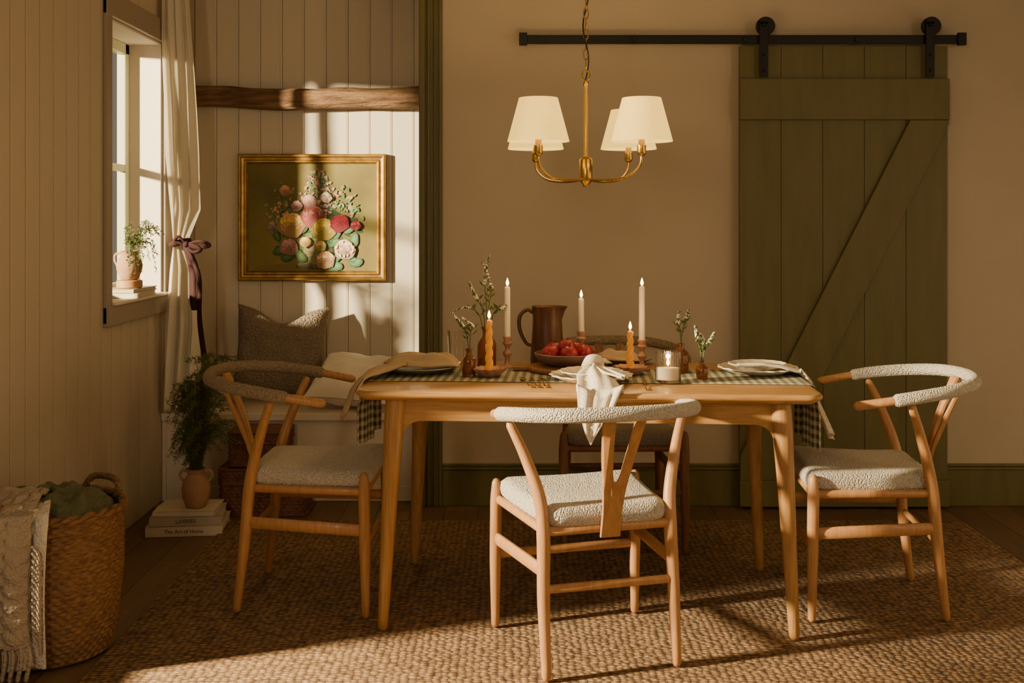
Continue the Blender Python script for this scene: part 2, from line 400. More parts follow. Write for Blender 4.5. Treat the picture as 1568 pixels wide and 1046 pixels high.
for k_,c_ in PC.items():
    for s_,f_ in (('',1),('_d',.55),('_l',1.35)):
        P[k_+s_]=M('paint_'+k_+s_,tuple(min(.85,q*f_) for q in c_),rough=.6)
b=B();lay=[0]
def blob(px,py,r,mat,asp=1,rot=0,n=12,wob=.12):
    lay[0]+=1;y=-.0004-lay[0]*.000012
    cx=wx(px,DP)-(px0+px1)/2;cz=wz(py,DP)-(pz0+pz1)/2;r=r*DP/F
    vs=[]
    for j in range(n):
        a=2*pi*j/n;R=r*(1+wob*random.uniform(-1,1));u,v=R*math.cos(a),R*math.sin(a)*asp
        vs.append((cx+u*math.cos(rot)-v*math.sin(rot),y,cz+u*math.sin(rot)+v*math.cos(rot)))
    b.add((vs,[tuple(range(n))]),mat)
blob(478,411,88,P['tbl'],.09,0,24,.05)
blob(487,408,34,P['vd'],.16,0,20,.05)
for i in range(190):
    a=random.uniform(0,2*pi);r=random.uniform(5,64)
    blob(487+r*math.cos(a)*1.0,352+r*math.sin(a)*.8,random.uniform(4,10),P[random.choice(['dg','dg','mg','lg','dg_l','mg_d','vd'])],random.uniform(.3,.5),random.uniform(0,pi),10)
blob(487,387,23,P['vase_d'],1.0,0,24,.01);blob(484,385,20,P['vase'],1.0,0,24,.02);blob(478,378,8,P['vase_l'],.8,.5,14,.05)
for i in range(26): blob(486+random.uniform(-16,16),387+random.uniform(-13,13),2.4,P[random.choice(['lg','mauve','rose_d','teal'])],.6,random.uniform(0,3),8)
for i in range(230):
    t=random.random();blob(486+random.gauss(0,5+17*t),264+68*t+random.uniform(-6,6),random.uniform(1.6,3.8),P[random.choice(['mauve','mauve_l','rose','teal','lg','cream','mg','rose_l','teal_d'])],.65,random.uniform(0,3),8)
for i in range(120):
    c=random.choice([(437,300),(522,306),(541,318),(420,335),(452,318)])
    blob(c[0]+random.gauss(0,9),c[1]+random.gauss(0,9),random.uniform(1.8,4),P[random.choice(['rose','lg','teal','mg','teal_l','peach','lg_l'])],.55,random.uniform(0,3),8)
def rose(px,py,r,m1,m2):
    blob(px,py+r*.1,r*1.0,P[m1+'_d'],.9,0,16,.1)
    for k,(rr_,n) in enumerate(((.78,9),(.58,8),(.38,6),(.2,4))):
        for j in range(n):
            a=2*pi*j/n+k*.5+random.uniform(-.15,.15)
            sh='_l' if math.sin(a)<-.25 else ('_d' if math.sin(a)>.65 else '')
            mm=(m1,m1,m2)[(j+k)%3]
            blob(px+r*rr_*.85*math.cos(a),py+r*rr_*.78*math.sin(a),r*(.36-.06*k),P[mm+'_d'],.7,-a+pi/2,10,.08)
            blob(px+r*rr_*.82*math.cos(a)-.3,py+r*rr_*.75*math.sin(a)-r*.04,r*(.31-.055*k),P[mm+sh],.62,-a+pi/2,10,.1)
    blob(px,py,r*.13,P[m1+'_d'])
for px,py,r,rot in ((510,372,12,.3),(545,402,11,.2),(516,358,10,1),(505,365,9,2),(460,392,12,2.5),(430,383,12,.3),(543,368,11,1.4),(513,408,12,0),(425,362,9,2),(535,352,9,.6),(538,395,10,2.4),(518,392,10,1.2),(466,350,9,1),(440,395,10,.1)):
    g='teal' if px>500 else 'mg';blob(px,py,r,P[g+'_d'],.6,rot,10);blob(px-.6,py-.8,r*.85,P[g],.5,rot,10);blob(px-1,py-1.5,r*.5,P[g+'_l'],.35,rot,8)
for q in ((443,377,14,'rose','mauve'),(437,291,9,'peach','rose'),(418,347,9,'mauve','lg'),(447,343,21,'peach','yellow'),(480,330,19,'pink','rose'),(474,308,12,'rose','mauve'),(497,350,19,'yellow','yellow'),(521,341,15,'crim','crim'),(528,381,17,'cream','rose'),(499,397,15,'peach','cream'),(545,345,8,'crim','pink'),(500,302,9,'cream','mauve'),(468,370,9,'yellow','peach'),(492,376,9,'yellow','cream'),(455,315,9,'rose','mauve')):
    rose(*q)
for i in range(24):
    a=random.uniform(0,2*pi);blob(528+13*math.cos(a),381+11*math.sin(a),2.5,P['cream_l'],.6,a,8)
b.obj('flower_painting',e,smooth=False)

# ---------------- curtain ----------------
e=empty('tied_curtain')
ck0=[(2.42,248),(2.0,250),(1.6,254),(1.35,260),(1.19,264),(1.08,258),(.8,250),(.42,243)]
ck1=[(2.42,288),(2.0,297),(1.6,304),(1.35,306),(1.19,285),(1.08,304),(.8,310),(.42,302)]
def ki(k,z): return interp([(a,b_) for a,b_ in k[::-1]],z)
def cf(u,v):
    z=lerp(2.42,.425,v);a=ki(ck0,z);c=ki(ck1,z);amp=.009+.010*min(1,(c-a)/50)
    if z<1.19: amp*=1.3
    d=5.0+.13*u
    X=max(wx(lerp(a,c,u),d),XL+.028+.04*u)
    return (X+.004*math.sin(u*27+z*1.3),d+amp*math.sin(u*2*pi*3.3+.8*math.sin(z*2.2))+.004*math.sin(u*47+z*3)+.01*nz(u*3,z*3),z)
cloth('curtain_panel',cf,80,80,m_curt,e,solid=.0012)
b=B();cx=(wx(265,5.06)+wx(285,5.06))/2
b.add(tube([(cx+.036*math.cos(a),5.07+.070*math.sin(a),1.195+.01*math.cos(a)) for a in [2*pi*i/20 for i in range(20)]],.010,8,1,False,flat=1.2,closed=True),m_ribbon)
kx,ky=wx(285,5.0),5.0
b.add(sphere((kx,ky,1.19),.013),m_ribbon)
for s,dx,dz in ((1,.11,.0),(1,.07,-.02),(-1,.05,.02)):
    b.add(tube([(kx,ky,1.19),(kx+s*dx*.6,ky-.01,1.205+dz),(kx+s*dx,ky-.01,1.185+dz),(kx+s*dx*.5,ky-.005,1.175+dz),(kx,ky,1.185)],[.003,.006,.007,.006,.003],6,5,flat=1),m_ribbon)
def strip(pts,w):
    C=cat(pts,6);v=[];f=[]
    for i,p in enumerate(C):
        tw=.4*math.sin(i*.5);d_=Vector((math.cos(tw),math.sin(tw),0))*w/2;v+=[p-d_,p+d_]
    f=[(2*i,2*i+1,2*i+3,2*i+2) for i in range(len(C)-1)];return v,f
b.add(strip([(kx,ky,1.19),(kx+.03,ky-.01,1.08),(kx+.035,ky-.012,.95),(kx+.045,ky-.01,.89)],.034),m_ribbon)
b.add(strip([(kx,ky,1.19),(kx+.06,ky-.015,1.05),(kx+.065,ky-.012,.85),(kx+.085,ky-.01,.68)],.024),m_ribbon)
b.obj('ribbon_tie',e,solid=.002,sharp=180)
b=B();b.add(tube([(XL+.06,4.2,2.43),(XL+.06,5.3,2.43)],.009,10,1,False),m_iron)
for yy in (4.25,5.25): b.add(tube([(XL,yy,2.43),(XL+.06,yy,2.43)],.006,8,1,False),m_iron)
b.obj('curtain_rod',e)

# ---------------- barn door ----------------
e=empty('barn_door')
xa,xb=1.026,1.965;zt=2.086
b=B();n=5;pw=(xb-xa)/n
for i in range(n): b.add(box(xa+i*pw+.0008,xa+(i+1)*pw-.0008,4.945,4.968,.012,zt),m_green)
b.add(box(xa+.004,xb-.004,4.949,4.972,.014,zt-.004),m_green)
b.obj('door_planks',e,bevel=.002,smooth=False)
b=B();b.add(box(xa-.002,xb+.002,4.924,4.945,1.752,1.937),m_green);b.add(box(xa-.002,xb+.002,4.924,4.945,.012,.13),m_green)
A=[(xa,.13),(xa+.14,.13),(xb,1.735),(xb,1.751),(xb-.175,1.751),(xa,.24)]
v=[(x,4.927,z) for x,z in A]+[(x,4.945,z) for x,z in A];k=len(A)
b.add((v,[tuple(range(k)),tuple(range(k,2*k))]+[(i,(i+1)%k,k+(i+1)%k,k+i) for i in range(k)]),m_green)
b.obj('door_bracing',e,bevel=.003,smooth=False)
b=B()
b.add(box(.038,2.035,4.926,4.934,2.092,2.133),m_iron)
for x in (.06,.55,1.05,1.55,2.01): b.add(tube([(x,4.926,2.112),(x,4.999,2.112)],.011,12,1,False,roundcap=False),m_iron);b.add(tube([(x,4.918,2.112),(x,4.926,2.112)],.014,6,1,False,roundcap=False),m_iron)
for x in (.05,2.02): b.add(box(x-.018,x+.018,4.914,4.938,2.086,2.142),m_iron)
for x in (1.127,1.872):
    b.add(box(x-.019,x+.019,4.906,4.914,1.942,2.19),m_iron)
    b.add(tube([(x,4.906,2.19),(x,4.914,2.19)],.019,20,1,False,roundcap=False),m_iron)
    b.add(tube([(x+.012,4.918,2.172),(x+.012,4.942,2.172)],.042,28,1,False,roundcap=False),m_iron)
    b.add(tube([(x,4.900,2.175),(x,4.95,2.175)],.010,6,1,False),m_iron)
    for z in (1.97,2.04): b.add(sphere((x,4.906,z),.007),m_iron)
b.obj('sliding_track',e,bevel=.0015)

# ---------------- table ----------------
e=empty('dining_table',(.252,3.75,FZ),math.radians(-3.55))
HX,HY=.728,.375;T=TOP-FZ
b=B()
def ro(i,z): return rrect(HX-i,HY-i,.055-min(i,.03),8,z=z)
b.add(stack([ro(.03,T-.032),ro(.012,T-.024),ro(.001,T-.016),ro(0,T-.012),ro(.001,T-.005),ro(.005,T-.001),ro(.009,T)]),m_oak)
b.obj('table_top',e,sharp=50)
b=B()
for sx in (-1,1):
    for sy in (-1,1):
        b.add(tube([(sx*.605,sy*.295,T-.033),(sx*.612,sy*.302,T-.15),(sx*.64,sy*.332,0.012)],[.032,.031,.0165],18,8),m_oakleg)
b.obj('legs',e)
b=B();zt_=T-.03
def apron(L):
    o=[(-L,zt_),(-L,zt_-.15)]
    for i in range(7):
        a=pi/2*i/6;o.append((-L+.012+.065*(1-math.cos(a)),zt_-.14+.065*math.sin(a)))
    o=o+[(-x,z) for x,z in o[::-1]];return o
for L,fx in ((.60,0),(.29,1)):
    for s in (-1,1):
        A=apron(L);k=len(A);v=[]
        for t in (0,.02):
            for u,z in A:
                v.append((u,s*(.30-t),z) if not fx else (s*(.61-t),u,z))
        b.add((v,[tuple(range(k)),tuple(range(k,2*k))]+[(i,(i+1)%k,k+(i+1)%k,k+i) for i in range(k)]),m_oak)
b.obj('apron',e,smooth=False,bevel=.003)

# ---------------- chairs ----------------
def outline_seat(k,z,sag=0):
    pts=[(.232,.215),(-.232,.215),(-.185,-.205),(.185,-.205)]
    c=[];r=.045
    for i in range(4):
        p=Vector(pts[i]);a=Vector(pts[i-1]);q=Vector(pts[(i+1)%4])
        s=p+(a-p).normalized()*r;t=p+(q-p).normalized()*r
        for j in range(7):
            u=j/6;m=(1-u)**2*s+2*u*(1-u)*p+u*u*t;c.append((m.x,m.y,0))
    c=resample(c,72)
    return [(p.x*k,p.y*k,z+.010*(p.y*k/.215)**2-.006*(1-(p.x*k/.23)**2)+.0015*nz(p.x*60*k,p.y*60*k)) for p in c]
def chair(loc,rz,wood,wrap,seatm,name='dining_chair'):
    e=empty(name,(loc[0],loc[1],FZ),rz)
    b=B()
    for s in (-1,1):
        b.add(tube([(s*.197,-.228,.012),(s*.198,-.203,.22),(s*.194,-.188,.40),(s*.200,-.170,.50),(s*.232,-.135,.61),(s*.268,-.10,.70)],[.0135,.0185,.020,.0185,.016,.013],14,8),wood)
        b.add(tube([(s*.236,.205,.012),(s*.236,.203,.22),(s*.234,.20,.40),(s*.234,.20,.462)],[.013,.0185,.0195,.014],14,6),wood)
    b.obj('legs',e)
    b=B()
    for s in (-1,1): b.add(tube([(s*.199,-.20,.30),(s*.235,.203,.285)],.0105,10,2,flat=1.9),wood)
    b.add(tube([(-.198,-.205,.25),(.198,-.205,.25)],.009,10,2,flat=1.4),wood)
    b.add(tube([(-.234,.203,.235),(.234,.203,.235)],.009,10,2,flat=1.6),wood)
    for p,q in (((-.19,-.19,.41),(.19,-.19,.41)),((-.23,.2,.41),(.23,.2,.41)),((-.19,-.19,.41),(-.23,.2,.41)),((.19,-.19,.41),(.23,.2,.41))):
        b.add(tube([p,q],.012,10,1,flat=1.2),wood)
    b.obj('rungs',e)
    rail=[(-.272,.07,.703),(-.285,-.04,.722),(-.280,-.14,.738),(-.240,-.25,.752),(-.15,-.335,.762),(0,-.365,.765)]
    rail=rail+[(-x,y,z) for x,y,z in rail[-2::-1]]
    C=cat(rail,10);n=len(C);c0,c1=11,n-12
    b=B();b.add(tube(C[:c0+2],[.0145]*2,12,1,False),wood);b.add(tube(C[c1-1:],[.0145]*2,12,1,False),wood);b.obj('arm_ends',e)
    b=B();b.add(tube(C[c0:c1+1],[.0195]*2,16,1,False,flat=1.08),wrap);b.obj('wrapped_back_rail',e)
    O=[(-.030,0),(-.029,.2),(-.034,.38),(-.052,.7),(-.066,1),(-.030,1),(-.022,.75),(-.012,.52),(-.005,.455)]
    O=O+[(-x,t) for x,t in O[::-1]]
    def sp(x,t,off):
        y=lerp(-.205,-.348,t)+.018*math.sin(pi*t);z=lerp(.385,.755,t);return (x,y+abs(x)*.25*t+off,z)
    R=[]
    for (x0,t0),(x1,t1) in zip(O,O[1:]+O[:1]):
        for i in range(3): R.append((lerp(x0,x1,i/3),lerp(t0,t1,i/3)))
    k=len(R);v=[sp(x,t,-.006) for x,t in R]+[sp(x,t,.006) for x,t in R]
    fs=[(i,(i+1)%k,k+(i+1)%k,k+i) for i in range(k)]
    b=B();b.add((v,[tuple(range(k)),tuple(range(k,2*k))]+fs),wood);b.obj('y_splat',e,smooth=False,bevel=.002)
    b=B();b.add(stack([outline_seat(*q) for q in ((.5,.412),(.93,.412),(.985,.422),(1.0,.440),(.985,.458),(.94,.470),(.85,.476),(.5,.478),(.1,.478))]),seatm)
    b.obj('seat',e,sharp=80)
    return e
chair((.228,3.345),math.radians(15),m_beech,m_boucle,m_boucle)
chair((-.672,3.80),math.radians(-92),m_beech,m_boucletan,m_boucle)
chair((1.185,3.745),math.radians(86),m_beech,m_boucle,m_boucle)
chair((.43,4.44),math.radians(181),m_shadewood,m_boucletan,m_boucleshade)

# ---------------- chandelier ----------------
cx,cy=.26,3.86
e=empty('chandelier',(cx,cy,0))
b=B()
b.add(lathe([(.001,1.418),(.010,1.42),(.012,1.43),(.02,1.437),(.023,1.445),(.023,1.515),(.019,1.52),(.008,1.525),(.0065,1.53),(.0065,1.772),(.009,1.775),(.009,1.79),(.003,1.797)],24),m_brass)
arms=[(-.172,-.205),(.172,-.205),(-.172,.205),(.172,.205)]
for ax,ay in arms:
    b.add(tube([(0,0,1.448),(ax*.35,ay*.35,1.440),(ax*.75,ay*.75,1.450),(ax*.97,ay*.97,1.485),(ax,ay,1.53)],.0046,10,8),m_brass)
    b.add(lathe([(.004,1.515),(.013,1.522),(.015,1.53),(.015,1.553),(.011,1.556),(.011,1.60),(.004,1.602)],20,(ax,ay,0)),m_brass)
    b.add(tube([(ax-.05,ay,1.66),(ax+.05,ay,1.66)],.0018,6,1,False),m_brass);b.add(tube([(ax,ay-.05,1.66),(ax,ay+.05,1.66)],.0018,6,1,False),m_brass)
z=1.81;i=0
b.add(tube([(.014*math.cos(a),0,1.812+.017*math.sin(a)) for a in [2*pi*k/16 for k in range(16)]],.003,6,1,False,up=(0,1,0),closed=True),m_brass)
z=1.85
while z<ZC-.03:
    o=[]
    for k in range(14):
        a=2*pi*k/14;u=.0085*math.cos(a);w_=.021*math.sin(a);o.append((u,0,z+w_) if i%2 else (0,u,z+w_))
    b.add(tube(o,.0022,6,1,False,up=(0,1,0) if i%2 else (1,0,0),closed=True),m_brass);z+=.036;i+=1
b.add(lathe([(.0,ZC-.035),(.02,ZC-.033),(.05,ZC-.012),(.055,ZC-.001)],24),m_brass)
b.obj('brass_frame',e)
b=B();b.add(tube([(.010*math.sin(k*.9),.010*math.cos(k*.9),1.80+k*.035) for k in range(20)],.0028,6,4),m_iron);b.obj('cable',e)
b=B()
for ax,ay in arms:
    b.add(lathe([(.103,1.565),(.1035,1.566),(.0655,1.708),(.065,1.71),(.0635,1.709),(.1015,1.566),(.103,1.565)],48,(ax,ay,0),cap0=False,cap1=False),m_shade)
b.obj('lamp_shades',e)
b=B()
for ax,ay in arms: b.add(lathe([(.004,1.60),(.010,1.605),(.014,1.63),(.011,1.655),(.002,1.672)],14,(ax,ay,0)),m_bulb)
b.obj('bulbs',e)
def light(name,kind,loc,energy,col,size=.02,parent=None,**k):
    l=bpy.data.lights.new(name,kind);l.energy=energy;l.color=col
    if kind in('POINT','SPOT'): l.shadow_soft_size=size
    for a,v_ in k.items(): setattr(l,a,v_)
    o=bpy.data.objects.new(name,l);o.location=loc;bpy.context.scene.collection.objects.link(o)
    if parent:o.parent=parent
    return o
for i,(ax,ay) in enumerate(arms): light('bulb_light_%d'%i,'POINT',(ax,ay,1.685),3.8,(1,.68,.28),.012,e)

# ---------------- table items ----------------
def tz(d): return TOP+.0045 if 3.57<d<3.93 else TOP+.001
ca,sa=math.cos(math.radians(-3.55)),math.sin(math.radians(-3.55))
RW=.165
def rn(u,v):
    tot=2*HX+.44;s=u*tot-.22;y=lerp(-RW,RW,v)
    wob=.012*math.sin(v*9+1)+.006*math.sin(v*23)
    if s<0: 
        q=min(1,-s/.1);x=-HX-.007-wob*q*1-.01*q;z=T+.0025+s
        y*=1-.1*q
    elif s>2*HX:
        q=min(1,(s-2*HX)/.1);x=HX+.007+wob*q+.01*q;z=T+.0025-(s-2*HX);y*=1-.1*q
    else: x=s-HX;z=T+.0025
    return (x,y,z)
cloth('table_runner',rn,150,24,m_runner,None,uv=(2*HX/.022,.33/.022),solid=.002,loc=(.252,3.75,FZ),rz=math.radians(-3.55))

def plate(name,px,py,r,mat,scal=.035,n=18):
    x,d=tp(px,py);z=tz(d)
    b=B();mod=(lambda a,rr_,zz:1+scal*math.cos(n*a)*(rr_/r)**4) if scal else None
    b.add(lathe([(.001,.004),(r*.45,.004),(r*.55,.0),(r*.6,.0),(r*.7,.004),(r*.96,.018),(r,.021),(r*.985,.024),(r*.7,.011),(r*.58,.007),(.001,.007)],144,mod=mod),mat)
    b.obj(name,loc=(x,d,z),sharp=60);return x,d,z
p1=plate('dinner_plate',905,585,.135,m_plate)
p2=plate('dinner_plate',640,571,.14,m_plateg,0)
p3=plate('dinner_plate',1160,573,.135,m_plate)
p4=plate('dinner_plate',958,557,.10,m_plateg,0)
def bowl2(x,d,z,r,mat):
    b=B();b.add(lathe([(.001,.008),(r*.6,.008),(r*.95,.026),(r,.028),(r*.97,.031),(r*.6,.014),(.001,.014)],144,mod=lambda a,q,zz:1+.03*math.cos(16*a)*(q/r)**4),mat)
    b.obj('side_plate',loc=(x,d,z+.004),sharp=60)
bowl2(*p1,.105,m_plate);bowl2(*p3,.10,m_plate)
def nap1(u,v):
    x0=p1[0]
    path=[(0,(x0+.028,3.70,TOP+.055)),(.12,(x0+.02,3.655,TOP+.075)),(.22,(x0+.012,3.61,TOP+.062)),(.32,(x0-.0,3.56,TOP+.047)),(.5,(x0+.01,3.45,TOP+.028)),(.6,(x0+.012,3.385,TOP+.012)),(.66,(x0+.008,3.360,TOP-.01)),(1,(x0-.02,3.352,.615))]
    k=[(a,Vector(p)) for a,p in path];p=k[-1][1]
    for (a,va),(c,vc) in zip(k,k[1:]):
        if u<=c: p=va.lerp(vc,(u-a)/(c-a));break
    w_=interp([(0,.05),(.12,.035),(.22,.024),(.4,.058),(.62,.074),(.8,.055),(1,.014)],u)
    s=(v-.5)*2
    f=.007*math.sin(s*4+1)*(1 if u<.9 else .5)+.003*math.sin(s*9+u*5)
    if u>.62: return (p.x+s*w_,p.y-abs(f),p.z+.03*abs(s))
    return (p.x+s*w_,p.y,p.z+f)
e=empty('knotted_napkin');cloth('napkin_cloth',nap1,60,24,m_ging,e,uv=(26,12))
b=B();b.add(tube([(p1[0]-.02,3.625,TOP+.05),(p1[0]-.005,3.60,TOP+.075),(p1[0]+.022,3.61,TOP+.075),(p1[0]+.036,3.63,TOP+.052)],[.012,.016,.015,.010],12,8),m_napkin)
b.obj('napkin_knot',e)
def nap1b(u,v):
    s=(v-.5)*2;x=p1[0]+lerp(.01,.10,u);y=lerp(3.61,3.50,u);w_=interp([(0,.012),(.5,.04),(1,.02)],u)
    return (x+s*w_*.6,y+s*w_,TOP+lerp(.062,.030,u**.6)+.006*math.sin(s*6))
cloth('napkin_corner',nap1b,24,16,m_napkin,e)
def bunch(name,cx_,cy_,lx,ly,z0,h,mat,seed,rot=0,uv=(10,10)):
    def fn(u,v):
        a=u*2-1;c=v*2-1;x=a*lx*(1+.15*nz(c*2,seed));y=c*ly*(1+.2*nz(a*2,seed+3))
        rr_=max(abs(a),abs(c));hh=h*(.55+.6*nz(a*1.6,c*3.5,seed))*max(0,1-rr_**4)+.006*math.sin(c*11+a*3)*(1-rr_**3)
        return (cx_+x*math.cos(rot)-y*math.sin(rot),cy_+x*math.sin(rot)+y*math.cos(rot),z0+max(hh,-.002))
    return cloth(name,fn,40,40,mat,uv=uv)
bunch('tan_napkin',p2[0]+.015,p2[1],.125,.075,p2[2]+.026,.05,m_napt,2.2,.1)
bunch('tan_napkin',wx(945,4.0),4.0,.085,.05,TOP+.026,.035,m_napt,6.2,-.2)
def peak(u,v):
    s=(v-.5)*2;w_=lerp(.045,.012,u);return (wx(903,3.99)+s*w_+.02*u*-1,3.985+.01*math.sin(s*8),TOP+.028+u*.055*(1-.4*abs(s)))
cloth('standing_napkin',peak,16,20,m_napt)
xr,dr,zr=p3
def nap3(u,v):
    s=(v-.5)*2
    path=[(0,Vector((xr-.09,dr-.10,zr+.034))),(.25,Vector((xr+.0,dr-.085,zr+.036))),(.45,Vector((xr+.06,dr-.06,zr+.028))),(.55,Vector((.985,dr-.04,TOP+.012))),(.62,Vector((1.012,dr-.035,TOP-.02))),(1,Vector((1.085,dr-.05,.565)))]
    p=path[-1][1]
    for (a,va),(c,vc) in zip(path,path[1:]):
        if u<=c: p=va.lerp(vc,(u-a)/(c-a));break
    w_=interp([(0,.012),(.25,.03),(.5,.055),(.7,.07),(1,.03)],u)
    f=.010*math.sin(s*5+u*3)+.003*math.sin(s*11)
    if u<.55: return (p.x,p.y+s*w_,p.z+abs(f)*.8)
    return (p.x+f+.006+.35*s*w_,p.y+s*w_,p.z-.02*s)
cloth('checked_napkin',nap3,60,24,m_ging,uv=(24,10))
def nap4(u,v):
    s=(v-.5)*2
    path=[(0,Vector((-.36,3.76,TOP+.034))),(.4,Vector((-.455,3.68,TOP+.02))),(.55,Vector((-.488,3.64,TOP+.008))),(.62,Vector((-.508,3.63,TOP-.02))),(1,Vector((-.545,3.60,.655)))]
    p=path[-1][1]
    for (a,va),(c,vc) in zip(path,path[1:]):
        if u<=c: p=va.lerp(vc,(u-a)/(c-a));break
    w_=interp([(0,.05),(.5,.075),(1,.05)],u)
    f=.012*math.sin(s*7+u*3)+.006*math.sin(s*15)
    if u<.55: return (p.x,p.y+s*w_,p.z+abs(f))
    return (p.x-abs(f)-.004-.25*s*w_,p.y+s*w_,p.z-.02*s)
cloth('tan_napkin',nap4,50,24,m_napt)

bx,bd=tp(868,569)
b=B();b.add(lathe([(.001,0),(.135,0),(.14,.004),(.14,.013),(.135,.017),(.001,.017)],64),m_board)
b.add(box(-.19,-.12,-.02,.02,.001,.016),m_board)
b.obj('serving_board',loc=(bx,bd,tz(bd)),bevel=.003)
zb=tz(bd)+.0175
b=B();b.add(lathe([(.001,0),(.06,0),(.065,.004),(.10,.018),(.113,.034),(.115,.044),(.112,.046),(.107,.036),(.092,.020),(.06,.010),(.001,.010)],64),m_bowl)
b.obj('fruit_bowl',loc=(bx,bd,zb))
e=empty('red_apples',(bx,bd,zb));b=B()
for ax,ay,az in ((-.058,-.033,.046),(.005,-.055,.045),(.06,-.02,.047),(-.045,.035,.05),(.035,.045,.048),(.0,-.002,.064)):
    R=.033;pr=[]
    for i in range(15):
        t=pi*i/14;r_=R*math.sin(t)*(1+.08*math.cos(t));zz=-R*.93*math.cos(t)-(.010*math.exp(-(r_/.010)**2) if i>9 else 0)+(.006*math.exp(-(r_/.010)**2) if i<4 else 0);pr.append((r_,zz))
    b.add(lathe(pr,24,(ax,ay,az)),m_apple);b.add(tube([(ax,ay,az+.018),(ax+.004,ay,az+.034)],.0012,6,2),m_wick)
b.obj('apples',e)
x,d=tp(838,561);e=empty('metal_pitcher',(x,d,tz(d)))
b=B();R=.062
def pm2(a,r,z):
    if z<.17: return 1
    c=max(0,math.cos(a));return 1+.28*c**8*((z-.17)/.045)
b.add(lathe([(.001,.0),(R*.97,0),(R,.004),(R*.98,.02),(R*1.0,.021),(R*.90,.12),(R*.86,.17),(R*.87,.20),(R*.92,.215),(R*.93,.218),(R*.89,.216),(R*.82,.17),(R*.9,.03),(.001,.01)],48,mod=pm2),m_pitch)
b.add(lathe([(R*.955,.05),(R*.975,.053),(R*.955,.056)],48,cap0=False,cap1=False),m_pitch)
b.obj('pitcher_body',e,sharp=50)
b=B();b.add(tube([(-R*.86,0,.195),(-R*1.2,0,.205),(-R*1.62,0,.18),(-R*1.6,0,.13),(-R*1.25,0,.085),(-R*.94,0,.075)],[.006,.007,.007,.007,.006,.006],10,8,flat=1.5,up=(0,1,0)),m_pitch);b.obj('handle',e)
def flame(b,x,y,z):
    b.add(tube([(x,y,z-.002),(x+.001,y,z+.007)],.0009,6,1),m_wick)
    b.add(lathe([(.0006,.0),(.0045,.006),(.0056,.010),(.0044,.017),(.0020,.024),(.0003,.029)],12,(x,y,z+.002)),m_flame)
def taper(px,base,hold,top,d=None):
    x,d=tp(px,base) if d is None else (wx(px,d),d)
    z=tz(d);e=empty('taper_candle_in_holder',(x,d,z));s=F/d
    hh=wz(hold,d)-z;ct=wz(top,d)-z
    b=B();q=hh
    b.add(lathe([(.001,0),(.026,0),(.028,.003),(.027,.008),(.014,.013),(.009,.02),(.008,q*.32),(.015,q*.42),(.017,q*.47),(.013,q*.53),(.008,q*.58),(.007,q*.64),(.013,q*.72),(.018,q*.78),(.018,q*.80),(.012,q*.84),(.013,q*.9),(.017,q*.97),(.016,q),(.009,q),(.009,q*.9),(.001,q*.9)],28),m_pinkwood)
    b.obj('turned_holder',e,sharp=50)
    b=B();b.add(lathe([(.009,q*.9),(.0112,q),(.0098,ct-.005),(.008,ct),(.003,ct-.001),(.001,ct-.002)],20),m_wax);b.obj('taper',e)
    b=B();flame(b,0,0,ct);b.obj('flame',e)
    light('flame_light','POINT',(0,0,ct+.04),.45,(1,.6,.27),.008,e)
taper(777,564,515,439);taper(890,0,507,457,4.02);taper(983,569,520,439)
def twist(px,base,top):
    x,d=tp(px,base-7);z=tz(d);e=empty('twisted_candle_in_dish',(x,d,z));ct=wz(top,d)-z
    b=B();b.add(lathe([(.001,0),(.03,0),(.034,.003),(.052,.02),(.056,.028),(.052,.027),(.032,.01),(.001,.008)],120,mod=lambda a,r,zz:1+.10*math.cos(12*a)*(r/.056)**2),m_pinkwood);b.obj('scalloped_dish',e,sharp=60)
    rings=[]
    for i in range(61):
        t=i/60;zz=lerp(.008,ct,t);R=.0125*(1-.25*t) if t<.97 else .0125*.75*(1-(t-.97)/.03*.7);rings.append([(R*(1+.22*math.cos(3*(a-t*11)))*math.cos(a),R*(1+.22*math.cos(3*(a-t*11)))*math.sin(a),zz) for a in [2*pi*j/30 for j in range(30)]])
    b=B();b.add(stack(rings),m_wax2);b.obj('twisted_taper',e,sharp=80)
    b=B();flame(b,0,0,ct);b.obj('flame',e);light('flame_light','POINT',(0,0,ct+.04),.45,(1,.6,.27),.008,e)
twist(749,585,489);twist(965,582,506)
x,d=tp(1023,587);e=empty('votive_candle',(x,d,tz(d)))
b=B();b.add(lathe([(.001,0),(.038,0),(.041,.004),(.042,.10),(.0395,.10),(.038,.01),(.001,.008)],96,mod=lambda a,r,z:1+.012*math.cos(32*a)*(r>.03)),m_glass);b.obj('ribbed_glass',e)
b=B();b.add(lathe([(.001,.0085),(.0365,.0105),(.0365,.05),(.001,.05)],32),m_wax);flame(b,0,0,.052);b.obj('wax_fill',e)
light('flame_light','POINT',(0,0,.085),.4,(1,.6,.27),.008,e)
x,d=tp(698,556);b=B();b.add(lathe([(.001,0),(.025,0),(.028,.004),(.032,.12),(.0305,.12),(.026,.008),(.001,.006)],40),m_glass);b.obj('glass_tumbler',loc=(x,d,tz(d)))

